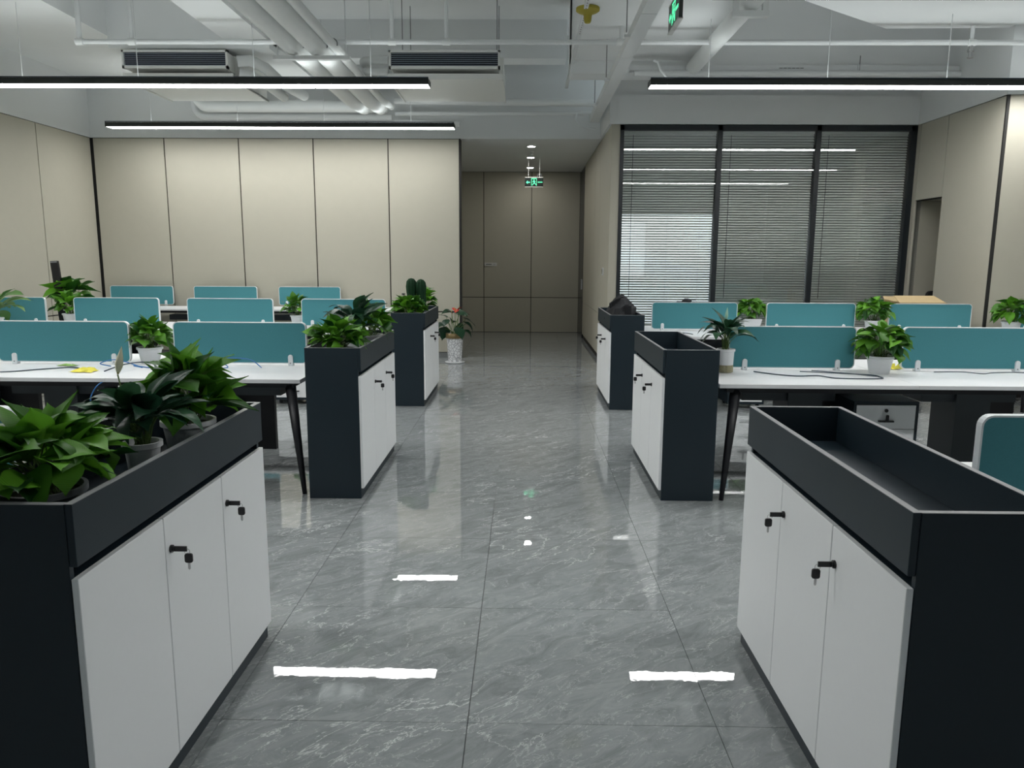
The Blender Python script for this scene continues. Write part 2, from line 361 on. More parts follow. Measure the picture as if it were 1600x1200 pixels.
# ------------------------------------------------------------------ glass wall: frame, panes, blinds
X0, X1, X2, X3 = 1.262, 2.585, 3.882, 5.137
fr = MB()
for x0, x1 in ((X0,X0+.05),(X1-.03,X1+.03),(X2-.03,X2+.03),(X3-.045,X3+.03)): fr.box(x0, x1, YG-.02, YG+.10, 0, ZT-.01)
fr.box(X0, X3, YG-.02, YG+.10, ZT-.075, ZT-.01).box(X0, X3, YG-.02, YG+.10, 0, .10)
win = struct('window_1', fr, 'frame_dark')
bays = ((X0+.05, X1-.03), (X1+.03, X2-.03), (X2+.03, X3-.045))
for a, b in bays: bx(a, b, YG, YG+.012, .10, ZT-.075).build('pane', 'glass', win)
names = ('white venetian blind behind the glass pane next to the corridor corner', 'white venetian blind behind the middle glass pane', 'white venetian blind behind the glass pane next to the niche wall')
for (a, b), lab, tilt in zip(bays, names, (48, 48, 48)):
    t = thing('venetian_blind', lab, 'blind', ((a+b)/2, YG+.062, .12), group='blinds behind the glass wall')
    wd = b-a-.014
    bx(-wd/2, wd/2, -.014, .014, ZT-.075-.12-.035, ZT-.075-.12-.003).build('head_rail', 'blind', t)
    sl = MB(); ca, sa = math.cos(R(tilt)), math.sin(R(tilt))
    prof = [(-.0165,0),(-.008,.002),(0,.0026),(.008,.002),(.0165,0)]
    top = [(y*ca-z*sa, y*sa+z*ca) for y, z in prof]; bot = [(y, z-.0006) for y, z in reversed(top)]
    sl.rings([[(-wd/2,y,z) for y,z in top+bot],[(wd/2,y,z) for y,z in top+bot]])
    me = sl.mesh('slat', 'blind')
    n = 90; zt = ZT-.075-.12-.05
    for i in range(n): link('slat', me, t, (0, 0, .02+(zt-.02)*i/(n-1)))
    for k in (-.36, 0, .36): MB().tube([(k*wd, -.014, 0), (k*wd, -.014, zt+.02)], .0012, 5).build('ladder_cord', 'cable_white', t)
    MB().tube([(-wd*.40, -.018, .9), (-wd*.40, -.018, zt)], .003, 6).build('tilt_wand', 'cable_black', t)
# office room behind
struct('wall_office_back', bx(1.2, 1.6, 14.0, 14.2, 0, ZT).box(3.5, 6.2, 14.0, 14.2, 0, ZT).box(1.6, 3.5, 14.0, 14.2, 0, .3).box(1.6, 3.5, 14.0, 14.2, 2.4, ZT), 'office_wall')
struct('wall_office_side', bx(XR+.9, XR+1.0, YG+.2, 14.2, 0, ZT), 'office_wall')
struct('wall_office_divider', bx(XC+.12, XC+.16, YG+.1, 14.2, 0, ZT), 'office_wall')
struct('ceiling_office', bx(XC+.1, XR+1, YG+.1, 14.2, ZT, ZT+.1), 'office_wall')
wo = struct('window_4', bx(1.6,1.66,14.02,14.1,.3,2.4).box(3.44,3.5,14.02,14.1,.3,2.4).box(1.6,3.5,14.02,14.1,.3,.36).box(1.6,3.5,14.02,14.1,2.34,2.4), 'frame_dark')
bx(1.66, 3.44, 14.05, 14.06, .36, 2.34).build('pane', 'glass', wo)

# ------------------------------------------------------------------ pendant lights
def pendant(xa, xb, y, label, n, flip=False, z=3.29):
    t = thing('pendant_light', label, 'light', ((xa+xb)/2, y, z), group='linear pendant lights')
    L = abs(xb-xa); hw = .10
    bx(-L/2, L/2, -hw, -hw+.006, 0, .062).box(-L/2, L/2, hw-.006, hw, 0, .062).box(-L/2, -L/2+.006, -hw, hw, 0, .062).box(L/2-.006, L/2, -hw, hw, 0, .062).box(-L/2, L/2, -hw, hw, .055, .062).build('housing', 'fixture', t)
    m = L/n
    for i in range(n): bx(-L/2+.008+i*m, -L/2+(i+1)*m-.004, -hw+.008, hw-.008, .002, .012).build('diffuser', 'diffuser', t)
    for i in range(n): bx(-L/2+.02+i*m, -L/2+(i+1)*m-.02, -.09, .09, .062, .064).build('added_fill_strip', 'added_ceiling_glow', t)  # glowing strips added on the unseen housing tops as ceiling fill
    MB().tube([(-L/2, -.094, .07), (L/2, -.094, .07)], .006, 6).build('power_cable', 'cable_black', t)
    for i in range(n):
        x = -L/2+(i+.5)*m
        MB().tube([(x, 0, .06), (x, 0, ZC-z)], .004, 6).build('suspension_rod', 'paint', t)
    return t
M = 1.215
ordn = ('over the row of desks by the far wall', 'over the middle row of desks', 'over the nearer row of desks', 'above the front planter cabinets', 'behind the camera', 'by the rear windows')
pendant(-.985-4*M, -.985, 10.95, 'long slim white pendant light '+ordn[0], 4, z=3.32)
for k, y in enumerate((8.21, 5.46, 2.71)):
    pendant(-.995-4*M, -.995, y, 'long slim white pendant light left of the aisle, '+ordn[k+1], 4)
    pendant(1.275, 1.275+4*M, y, 'long slim white pendant light right of the aisle, '+ordn[k+1], 4)
# ------------------------------------------------------------------ corridor lamps and signs
for y, lab in ((12.40,'first'),(13.72,'second'),(15.2,'third')):
    t = thing('downlight', 'round white recessed downlight in the corridor ceiling, %s from the open office' % lab, 'light', (.10, y, ZT-.002), group='corridor downlights')
    MB().lathe([(.085,0),(.085,-.012),(.062,-.012),(.062,-.004),(.062,0)], 24).build('trim_ring', 'pot_white', t)
    MB().lathe([(.06,-.002),(.06,-.010),(.03,-.013),(.001,-.014)], 24).build('lens', 'downlight_glow', t)
t = thing('ceiling_sprinkler', 'small sprinkler head on the corridor ceiling between two downlights', 'sprinkler', (.12, 13.05, ZT))
MB().lathe([(.035,0),(.03,-.012),(.01,-.015),(.01,-.05),(.028,-.052),(.028,-.056)], 14).build('body', 'paint', t)

def run_sign(t, L, Hh, th, face):
    """body box centred, lettering on the +face side (y-)"""
    bx(-L/2, L/2, -th/2, th/2, 0, Hh).build('housing', 'sign_black', t)
    f = MB(); y0, y1 = -th/2-.003, -th/2-.0005
    bx(-L/2, L/2, -th/2-.004, th/2+.004, -.006, .006).box(-L/2, L/2, -th/2-.004, th/2+.004, Hh-.006, Hh+.006).build('rail', 'plate', t)
    s = Hh
    # running figure in a doorway
    for x0, x1, z0, z1 in ((-.30,-.26,.12,.9),(.26,.30,.12,.9),(-.30,.30,.84,.9)): f.box(x0*s, x1*s, y0, y1, z0*s, z1*s)
    f.box(-.05*s, .05*s, y0, y1, .68*s, .78*s)
    def bar(xa, za, xb, zb, w):
        d = Vector((xb-xa, zb-za)).normalized()*w*s/2; n = (-d.y, d.x)
        f.prism([(xa*s+n[0],za*s+n[1]),(xb*s+n[0],zb*s+n[1]),(xb*s-n[0],zb*s-n[1]),(xa*s-n[0],za*s-n[1])], y0, y1, 'y')
    for q in ((-.02,.66,.04,.42,.11),(-.02,.63,-.16,.52,.06),(.0,.62,.15,.56,.06),(.03,.42,-.12,.30,.08),(-.12,.30,-.16,.16,.07),(.05,.42,.16,.32,.08),(.16,.32,.22,.18,.07)): bar(*q)
    # arrow pointing left, short bar lettering on the right
    f.prism([(-.88*s,.48*s),(-.68*s,.66*s),(-.68*s,.54*s),(-.44*s,.54*s),(-.44*s,.42*s),(-.68*s,.42*s),(-.68*s,.30*s)], y0, y1, 'y')
    for k in range(4): f.box((.42+.13*k)*s, (.51+.13*k)*s, y0, y1, .44*s, .56*s)
    f.build('pictogram', 'sign_green', t)
t = thing('exit_sign', 'green running-man exit sign hanging in the corridor', 'sign', (.165, 14.0, 2.815)); run_sign(t, .33, .165, .03, 1)
for x in (-.1,.1): MB().tube([(x,0,.16),(x,0,ZT-2.815)], .004, 6).build('hanging_rod', 'paint', t)
t = thing('emergency_light', 'small white emergency lamp on the corridor end wall beside the exit sign', 'light', (.30, YE-.03, 3.20))
bev(bx(-.05,.05,-.03,.03,-.06,.06).build('body','pot_white',t)); MB().lathe([(.03,0),(.02,.012),(.001,.016)],16).build('lens','fixture',t).matrix_local = Matrix.Translation((0,-.03,0)) @ Matrix.Rotation(R(90),4,'X')
t = thing('exit_sign', 'exit sign seen edge-on, hanging below the ceiling beside the white trunking', 'sign', (1.215, 6.57, 3.41), R(90)); run_sign(t, .45, .21, .03, 1)
t.rotation_euler = (0,0,R(-90))
for x in (-.15,.15): MB().tube([(x,0,.2),(x,0,3.95-3.41)], .005, 6).build('hanging_rod', 'paint', t)
o = bx(-.13,.13,-.012,0,-.035,.035).build('wall_plate', 'plate'); o.location = (-.70, YE, 1.42); tag(o, 'small white metal plate on the brown corridor end wall', 'plate')
bx(-.10,.02,-.014,-.012,-.01,.01).build('slot','charcoal_edge',o); bx(.05,.10,-.02,-.012,-.012,.012).build('latch','steel',o)
t = thing('thermostat', 'white wall thermostat with a dark screen at the corridor corner', 'thermostat', (XC-.001, 11.07, 1.36))
bev(bx(-.016,0,-.055,.055,-.055,.055).build('housing','pot_white',t)); bx(-.018,-.016,-.03,.03,-.03,.035).build('display','sign_black',t)

# ------------------------------------------------------------------ ceiling services
def pipe(name, label, pts, r, m='paint', k=14, cat='pipe', group=None):
    o = MB().tube(pts, r, k).build(name, m, None, True); smooth_angle(o); return tag(o, label, cat, group)
def arc(c, r, a0, a1, ax, n=6):
    out = []
    for i in range(n+1):
        a = R(a0+(a1-a0)*i/n); u, v = r*math.cos(a), r*math.sin(a)
        out.append({'xz':(c[0]+u,c[1],c[2]+v), 'yz':(c[0],c[1]+u,c[2]+v), 'xy':(c[0]+u,c[1]+v,c[2])}[ax])
    return out
# sprinkler main across the room
t = thing('sprinkler_pipe', 'thin white sprinkler pipe running across the whole room under the ceiling', 'pipe', (0, 8.45, 3.79))
smooth_angle(MB().tube([(-4.75,0,0),(7.5,0,0)], .027, 12).build('main','paint',t))
for x in (-4.75,-4.19,-1.415,-.84,1.0,4.66):
    smooth_angle(MB().tube([(x,0,0),(x,0,ZC-3.79)] if x < .5 else [(x,0,0),(x,0,.16)], .02 if x > -4.5 else .027, 10).build('drop','paint',t))
    MB().tube([(x-.04,0,0),(x+.04,0,0)], .036, 12).build('clamp','duct',t)
hd = MB().lathe([(.02,0),(.02,-.04),(.032,-.045),(.032,-.07),(.018,-.075),(.018,-.12),(.03,-.125),(.03,-.135)], 12, (4.66,0,-.02)).build('sprinkler_head','steel',t)
# big insulated pipes along the room
for x, r, lab in ((-2.31,.108,'thick insulated white pipe along the ceiling, farther from the aisle of two'),(-2.075,.108,'thick insulated white pipe along the ceiling, nearer the aisle of two'),(-1.915,.045,'thin white pipe running beside the two thick insulated pipes')):
    pipe('ceiling_pipe', lab, [(x,YB+.3,3.62),(x,10.6,3.62),(x,10.85,3.64),(x,11.1,3.66),(x,11.28,3.67)], r, 'duct')
t = thing('pipe_bracket', 'white steel channel bracket carrying the insulated pipes', 'bracket', (-2.1, 7.88, 3.5))
bx(-.40,.36,-.03,.03,-.03,.005).build('channel','duct',t)
for x in (-.36,.32): MB().tube([(x,0,0),(x,0,ZC-3.5)], .006, 6).build('threaded_rod','paint',t)
for x in (-.21,.025,.185):
    r = .115 if x < .1 else .052
    MB().tube(arc((x,0,.12),r,-20,200,'xz',14), .006, 6).build('pipe_clamp','charcoal_edge',t)
pipe('ceiling_pipe','thick white insulated pipe crossing low along the far wall', [(-4.75,11.4,4.2),(-4.75,11.4,3.85)]+arc((-4.6,11.4,3.85),.15,180,270,'xz')+[(-2.0,11.4,3.70)], .085, 'duct')
pipe('ceiling_pipe','white drain pipe with an elbow along the far wall under the insulated pipe', [(-4.85,11.5,4.1),(-4.85,11.5,3.72)]+arc((-4.70,11.5,3.72),.15,180,270,'xz')+[(-1.95,11.5,3.57)], .045)
pipe('ceiling_pipe','white pipe along the far wall above the corridor mouth', [(-1.9,11.45,3.79),(1.0,11.45,3.76)], .05, 'duct')
pipe('ceiling_pipe','slim white conduit along the far wall under the corridor pipe', [(-1.9,11.5,3.62),(1.0,11.5,3.63)], .03)
pipe('ceiling_pipe','short white drain stub ending above the aisle light', [(-1.9,11.42,3.49),(-.95,11.42,3.46)], .035)
pipe('ceiling_pipe','thick white pipe running along the ceiling right of the trunking', [(2.0,YB+.3,3.80),(2.0,10.3,3.80)], .085, 'duct')
t = thing('pipe_bracket', 'white channel frame holding the thick pipe right of the trunking', 'bracket', (2.0, 7.15, 3.69))
bx(-.18,.14,-.03,.03,-.04,.012).build('channel','duct',t)
for x in (-.15,.11): bx(x-.025,x+.025,-.02,.02,0,.29).build('upright','duct',t)
pipe('ceiling_pipe','white pipe crossing right part of the room above the glass wall', [(1.3,9.55,3.735),(XR,9.55,3.735)], .035)
t = thing('cable_tray', 'white perforated cable tray crossing above the right pendant light', 'cable tray', (0, 9.62, 3.80))
bx(1.25,XR,-.05,.05,-.03,-.025).box(1.25,XR,-.05,-.046,-.03,.03).box(1.25,XR,.046,.05,-.03,.03).build('channel','paint',t)
for x in (2.10,3.98): MB().tube([(x,-.06,-.03),(x,-.06,.14)], .006, 6).build('hanging_rod','charcoal_edge',t); bx(x-.02,x+.02,-.065,-.05,-.04,.04).build('rod_bracket','paint',t)
sl = bx(-.02,.02,-.003,.003,-.004,.004).mesh('slot','charcoal_edge')
for k in range(6): link('slot', sl, t, (3.05+.05*k, -.052, 0))
t = thing('cable_trunking', 'flat white metal trunking running along the ceiling towards the corridor', 'trunking', (1.0, 0, 3.5))
for a, b in ((-1,1.1),(1.11,3.2),(3.21,5.1),(5.11,6.55),(6.56,7.9),(7.91,9.6),(9.61,11.5)): bx(-.065,.065,a,b,0,.09).build('trunking_length','paint',t)
for y in (7.2,8.9,10.3): MB().tube([(-.1,y,.04),(-.1,y,.44)], .005, 6).build('threaded_rod','charcoal_edge',t); bx(-.12,-.06,y-.015,y+.015,.0,.02).build('rod_bracket','paint',t)
t = thing('slotted_channel', 'slim slotted steel channel fixed along the edge of the ceiling beam', 'channel', (.575, 0, 3.93))
bx(-.02,.02,6.0,11.2,-.02,.02).build('channel','paint',t)
sl = bx(-.004,.004,-.012,.012,-.002,.002).mesh('slot','charcoal_edge')
for k in range(22): link('slot', sl, t, (.0, 7.0+.075*k, -.021))
pipe('flexible_conduit','curved white flexible conduit loop where the trunking meets the corridor beam', [(.75,11.45,3.62),(.72,11.40,3.52),(.78,11.4,3.44),(.90,11.42,3.41),(1.02,11.42,3.40)], .012, 'paint', 8, 'conduit')
pipe('flexible_conduit','curved white power lead dropping onto the right pendant light', [(1.36,8.5,3.62),(1.40,8.48,3.60),(1.42,8.4,3.5),(1.47,8.3,3.40),(1.52,8.22,3.36)], .012, 'paint', 8, 'conduit')
t = thing('smoke_detector', 'smoke detector in a yellow dust cover under the ceiling beam', 'smoke detector', (.60, 7.86, 3.95))
smooth_angle(MB().lathe([(.07,0),(.115,-.005),(.115,-.03),(.09,-.045),(.05,-.06),(.04,-.075),(.036,-.12),(.028,-.14),(.001,-.145)], 24).build('dust_cover','yellow_cover',t))
# fan coil units
def fan_coil(x0, x1, lab):
    y0 = 9.3; t = thing('fan_coil_unit', lab, 'air conditioner', ((x0+x1)/2, y0, 3.62), group='ceiling fan coil units'); L = x1-x0
    bx(-L/2-.03, L/2+.03, .28, 1.25, 0, .30).build('casing','ac_white',t)
    bx(-L/2+.02, L/2-.02, .02, .30, .10, .29).build('duct_neck','ac_white',t)
    bx(-L/2-.02, L/2+.04, .02, 1.28, -.012, .0).box(-L/2-.02,-L/2-.005,.02,1.28,-.03,0).box(L/2+.025,L/2+.04,.02,1.28,-.03,0).box(-L/2-.02,L/2+.04,.02,.035,-.0,.055).build('drip_tray','ac_white',t)
    fr = MB(); z0, z1 = .10, .305
    for a, b, c, d in ((-L/2,L/2,z0,z0+.03),(-L/2,L/2,z1-.025,z1),(-L/2,-L/2+.025,z0,z1),(L/2-.025,L/2,z0,z1)): fr.box(a,b,-.02,.03,c,d)
    g = fr.build('grille_frame','ac_white',t)
    bx(-L/2+.02, L/2-.02, .012, .03, z0+.02, z1-.02).build('grille_throat','grille_dark',g)
    sl = bx(-L/2+.025, L/2-.025, -.014, .004, -.0022, .0022).mesh('louvre','slat_metal')
    for k in range(7):
        o = link('louvre', sl, g, (0, 0, z0+.03+.15*(k+.5)/7)); o.rotation_euler = (R(25),0,0)
    for x in (-L/2+.1, L/2-.05):
        for y in (.4,1.1): MB().tube([(x,y,.3),(x,y,ZC-3.62)], .005, 6).build('threaded_rod','charcoal_edge',t)
    return t
fan_coil(-4.74, -3.49, 'white ceiling fan coil unit with dark louvre grille near the left wall')
fan_coil(-1.60, -.30, 'white ceiling fan coil unit with dark louvre grille nearer the aisle')
pipe('ceiling_pipe','bent insulated pipe leaving the left fan coil unit', [(-3.44,9.45,3.84),(-3.30,9.5,3.86),(-3.18,9.7,3.82),(-3.1,10.1,3.72),(-3.0,10.7,3.70)], .065, 'duct')
pipe('ceiling_pipe','lower wrapped pipe leaving the left fan coil unit', [(-3.44,9.5,3.72),(-3.32,9.55,3.70),(-3.22,9.8,3.66),(-3.15,10.3,3.6)], .06, 'duct')
pipe('ceiling_pipe','capped insulated pipe stub on the aisle fan coil unit, upper one', [(-1.64,9.5,3.86),(-1.86,9.5,3.86)]+arc((-1.86,9.6,3.86),.1,270,180,'xy',4)+[(-1.96,10.4,3.86)], .05, 'duct')
pipe('ceiling_pipe','capped insulated pipe stub on the aisle fan coil unit, lower one', [(-1.64,9.5,3.74),(-1.86,9.5,3.74)]+arc((-1.86,9.6,3.74),.1,270,180,'xy',4)+[(-1.96,10.4,3.74)], .045, 'duct')

# ------------------------------------------------------------------ planter cabinets
CH, CL, CW = .977, 1.247, .351
def cabinet(near_y, side, label):
    """local frame: aisle side is +x at x=0, length along +y from 0"""
    if side == 'L': t = thing('planter_cabinet', label, 'cabinet', (-1.02, near_y, 0), 0, 'planter cabinets along the aisle')
    else: t = thing('planter_cabinet', label, 'cabinet', (.873, near_y+CL, 0), math.pi, 'planter cabinets along the aisle')
    e = .018; zf = .845                 # board thickness, planter floor
    def panel(name, *a):
        o = bx(*a).build(name, 'charcoal', t); bev(o, .0012, 1); return o
    def edging(par, *a): bx(*a).build('edge_band', 'charcoal_edge', par)
    a = panel('end_panel', -CW, -e, 0, e, 0, CH-.0015); edging(a, -CW, -e, 0, e, CH-.0015, CH)
    a = panel('end_panel', -CW, -e, CL-e, CL, 0, CH-.0015); edging(a, -CW, -e, CL-e, CL, CH-.0015, CH)
    a = panel('back_panel', -CW, -CW+e, e, CL-e, .0, CH-.0015); edging(a, -CW, -CW+e, e, CL-e, CH-.0015, CH)
    a = panel('fascia', -e, 0, .003, CL-.003, .826, CH-.0015); edging(a, -e, 0, .003, CL-.003, CH-.0015, CH)
    panel('planter_floor', -CW+e, -e, e, CL-e, zf-e, zf)
    panel('inner_top', -CW+e, -e, e, CL-e, .770, .795)
    panel('plinth', -e-.02, -e, e, CL-e, 0, .066)
    panel('divider', -CW+e, -e-.004, CL*.333-.009, CL*.333+.009, .066, .77)
    dw = CL/3
    for k in range(3):
        o = bx(-e+.001, 0, k*dw+.0018, (k+1)*dw-.0018, .068, .797).build('door', 'white_laminate', t); bev(o, .0015, 1)
        if k:
            y = k*dw+.032; z = .695
            l = MB().tube([(0,y,z),(.006,y,z)], .0115, 14).tube([(.006,y,z),(.011,y,z)], .008, 12).build('lock', 'black_plastic', o)
            # the folding key stands out of the lock, its twin hangs from the ring
            hx = .011
            MB().box(hx, hx+.036, y-.0025, y+.0025, z-.0075, z+.0075).build('key_head', 'black_plastic', o)
            MB().tube(arc((hx+.036,y,z-.008),.008,0,360,'xz',12), .0009, 5).build('key_ring', 'steel', o)
            kx = hx+.040
            MB().prism(rrect(kx-.0115,kx+.0115,z-.042,z-.014,.006,3), y-.0028, y+.0028, 'y').build('hanging_key', 'black_plastic', o)
            MB().prism([(kx-.0035,z-.042),(kx+.0035,z-.042),(kx+.0035,z-.060),(kx,z-.064),(kx-.0035,z-.060)], y-.001, y+.001, 'y').build('key_blade', 'steel', o)
    return t
cabinet(1.622, 'L', 'dark planter cabinet with white doors, nearest on the left, holding three potted plants')
cabinet(4.668, 'L', 'dark planter cabinet with white doors, second on the left, topped by pothos and lilies')
cabinet(7.775, 'L', 'dark planter cabinet with white doors on the left, topped by a cactus')
cabinet(1.626, 'R', 'empty dark planter cabinet with white doors, nearest on the right')
cabinet(4.690, 'R', 'empty dark planter cabinet with white doors, second on the right')
cabinet(7.665, 'R', 'dark planter cabinet with white doors on the right, with a black bag on top')

# ------------------------------------------------------------------ bench desks, screens, pedestals
DZ = .755
def bench(label, xs, y0, yc, y1, z=DZ, legs=(), flip=1, risers=(), back=True):
    """xs: seat boundaries along x; y0 front edge, yc screen line, y1 rear edge"""
    xa, xb = min(xs), max(xs)
    t = thing('bench_desk', label, 'desk', (0, 0, 0), group='white bench desks')
    for a, b in zip(sorted(xs)[:-1], sorted(xs)[1:]):
        o = bx(a+.001, b-.001, y0, yc-.03, z-.026, z).build('desktop', 'desk_white', t); bev(o, .0015, 1)
        if back: o = bx(a+.001, b-.001, yc+.03, y1, z-.026, z).build('desktop', 'desk_white', t); bev(o, .0015, 1)
        bx(a+.001, b-.001, yc-.029, yc+.029, z-.026, z-.001).build('cable_cover', 'desk_white', t)
        bx(a+.30, b-.30, yc-.13, yc+.13, z-.20, z-.12).build('cable_tray', 'riser', t)
    m = MB(); ye = y1-.06 if back else yc+.02
    for yy in (y0+.07, ye): m.box(xa+.06, xb-.06, yy-.02, yy+.02, z-.062, z-.027)
    for x in sorted(xs)[1:-1]+[xa+.08, xb-.08]: m.box(x-.02, x+.02, y0+.09, ye-.02, z-.060, z-.027)
    m.build('frame', 'black_metal', t)
    for (tx, fx) in legs:
        for yy, fy in ((y0+.08, y0-.06+.03), (ye, ye+.07)):
            MB().tube([(tx, yy, z-.05), (fx, fy, 0)], [.036, .015], 14).build('leg', 'black_metal', t, True)
    for x in risers:
        bx(x, x+.24, yc-.16, yc+.16, .0, z-.06).build('cable_riser', 'riser', t)
        bx(x+.24, x+.52, yc+.02, yc+.06, .12, z-.06).build('modesty_panel', 'black_metal', t)
    return t
def screen(label, xa, xb, y, z0=.770, z1=1.070, clips=None):
    t = thing('desk_screen', label, 'screen', ((xa+xb)/2, y, z0), group='teal desk screens'); L = xb-xa; h = z1-z0
    f = .006
    outer = rrect(-L/2, L/2, 0, h, .035, 5, (1,1,1,1)); inner = rrect(-L/2+f, L/2-f, f, h-f, .030, 5)
    m = MB(); n = len(outer)
    m.rings([[(x,-.014,z) for x,z in outer],[(x,.014,z) for x,z in outer],[(x,.014,z) for x,z in inner],[(x,-.014,z) for x,z in inner],[(x,-.014,z) for x,z in outer]], cap=False)
    m.build('frame', 'screen_frame', t)
    MB().prism(inner, -.011, .011, 'y').build('fabric_panel', 'teal', t)
    for cx in (clips or (-L/2+.12, L/2-.12)):
        o = MB().prism(rrect(cx-.018, cx+.018, -.016, .065, .017, 5, (1,1,0,0)), -.022, .022, 'y').build('clip', 'clip', t); bev(o, .004, 2)
        MB().tube([(cx,-.023,.004),(cx,-.021,.004)], .005, 8).build('screw', 'charcoal_edge', o)
    return t
bench('long white bench desk left of the aisle beside the second planter cabinet', [-1.44,-2.715,-3.99,-5.265,-6.50], 4.79, 5.44, 6.05, legs=((-1.53,-1.43),(-6.4,-6.45)), risers=(-3.44,-2.36,-4.12))
bench('long white bench desk left of the aisle beside the cactus cabinet', [-1.44,-2.70,-3.97,-5.24,-6.48], 7.80, 8.50, 9.12, legs=((-1.53,-1.43),(-6.4,-6.45)), risers=(-3.44,-4.72))
bench('white desk row standing against the far wall', [-1.9,-3.15,-4.40,-5.65,-6.50], 10.80, 11.46, 11.60, z=.80, legs=((-2.0,-1.95),(-6.4,-6.45)), back=False, risers=())
bench('long white bench desk right of the aisle beside the second planter cabinet', [1.245,2.50,3.76,5.03,6.30], 4.74, 5.40, 6.02, legs=((1.37,1.283),(6.2,6.26)), risers=(1.86,3.03,4.3))
bench('long white bench desk right of the aisle in front of the glass wall', [1.245,2.52,3.80,5.07], 7.74, 8.42, 9.06, legs=((1.37,1.283),(5.0,5.04)), risers=(1.86,3.03))
bench('white desk in the right corner in front of the beige return wall', [5.08,6.35], 7.74, 8.42, 8.54, legs=((5.2,5.14),(6.2,6.26)), back=False)
bench('white bench desk behind the nearest right planter cabinet', [1.245,2.50,3.76], 1.66, 2.28, 2.90, legs=((1.37,1.30),(3.66,3.7)), risers=())
bench('white bench desk behind the nearest left planter cabinet', [-1.40,-2.66,-3.93], 1.66, 2.28, 2.90, legs=((-1.50,-1.45),(-3.8,-3.85)), risers=())
def scr(row, spans, y, **k):
    word = ('nearest the aisle', 'second from the aisle', 'third from the aisle', 'fourth from the aisle')
    for (a, b), wd in zip(spans, word): screen('teal desk screen %s, %s' % (row, wd), min(a,b), max(a,b), y, **k)
scr('on the nearer left bench', ((-2.545,-1.575),(-3.845,-2.87),(-5.14,-4.165),(-6.4,-5.46)), 5.44)
scr('on the farther left bench', ((-2.505,-1.555),(-3.80,-2.825),(-5.09,-4.12),(-6.38,-5.415)), 8.50, z0=.775, z1=1.078)
scr('on the desks along the far wall', ((-3.745,-2.80),(-5.05,-4.08),(-6.34,-5.37)), 11.56, z0=.815, z1=1.098)
scr('on the nearer right bench', ((1.465,2.365),(2.695,3.64),(3.95,4.9)), 5.40)
scr('on the bench before the glass wall', ((1.42,2.362),(2.682,3.66),(4.03,4.93)), 8.42, z0=.772, z1=1.070)
screen('teal desk screen at the right edge against the beige return wall', 5.42, 6.3, 8.44, z0=.772, z1=1.070)
screen('teal fabric desk screen behind the nearest right planter cabinet', 1.395, 2.36, 2.28)
screen('teal fabric desk screen behind the nearest left planter cabinet', -2.51, -1.585, 2.28)
def pedestal(label, x0, x1, y0, h=.60, d=.38):
    t = thing('drawer_pedestal', label, 'drawer unit', ((x0+x1)/2, y0, 0), group='mobile drawer units under the desks'); L = x1-x0
    o = bx(-L/2, L/2, .018, d, .05, h-.02).build('body', 'charcoal', t)
    bev(bx(-L/2, L/2, 0, d, h-.02, h).build('top','charcoal',t), .0015, 1)
    for s in (-1,1): bx(min(s*L/2,s*(L/2-.018)), max(s*L/2,s*(L/2-.018)), 0, .018, .05, h-.02).build('side_edge','charcoal',t)
    bx(-L/2, L/2, .002, .018, .05, .068).build('bottom_edge','charcoal',t)
    zs = (.072, .27, .41, h-.024)
    for k in range(3):
        f = bev(bx(-L/2+.02, L/2-.02, 0, .018, zs[k]+.002, zs[k+1]-.002).build('drawer','white_laminate',t), .001, 1)
        zc = (zs[k]+zs[k+1])/2
        bx(-.05,.05,-.02,0,zc-.032,zc-.022).build('handle','black_plastic',f)
        if k == 2:
            MB().tube([(0,-.008,zc+.045),(0,0,zc+.045)], .012, 12).build('lock','black_plastic',f)
            MB().prism(rrect(-.010,.010,zc-.03,zc+.02,.006,3), -.028, -.022, 'y').build('key','black_plastic',f)
    for x in (-L/2+.05, L/2-.05):
        for y in (.06, d-.06): MB().tube([(x-.012,y,.025),(x+.012,y,.025)], .025, 12).box(x-.01,x+.01,y-.01,y+.01,.03,.05).build('castor','black_plastic',t)
pedestal('white-fronted drawer unit under the right bench, key in its top drawer', 2.225, 2.66, 5.02)
pedestal('white-fronted drawer unit under the far right bench in front of the glass wall', 2.13, 2.51, 7.78)
pedestal('white-fronted drawer unit under the far left bench by the cactus cabinet', -2.63, -2.20, 7.82)

# ------------------------------------------------------------------ plants
def leaf_mesh(name, kind, m, fold=.25, droop=.35, seed=0):
    rg = random.Random(seed); n = 8; rows = []
    prof = {'heart': [.0,.62,.95,1.0,.88,.66,.38,.13,0], 'lance': [.0,.35,.72,.95,1.0,.88,.62,.30,0], 'long': [.05,.30,.55,.8,.95,1.0,.8,.45,0]}[kind]
    wid = {'heart': .42, 'lance': .20, 'long': .19}[kind]
    back = {'heart': -.12, 'lance': 0, 'long': 0}[kind]
    wob = [rg.uniform(-.04,.04) for _ in range(2*(n+1))]
    for i in range(n+1):
        s = i/n; x = s*math.cos(droop*s*.8); z = -.5*droop*s*s
        w = prof[i]*wid
        row = []
        for c in (-1,-.5,0,.5,1):
            yy = c*w; zz = z+abs(c)*w*math.tan(fold)*(1-.3*s) + (wob[i*2+(c>0)]*abs(c))*.5
            xx = x + (back*abs(c)*(1-s)**3*2 if kind == 'heart' else 0)
            row.append((xx, yy*math.cos(fold*.6), zz))
        rows.append(row)
    b = MB(); b.rings(rows, cap=False, closed=False)
    me = b.mesh(name, m, True); return me
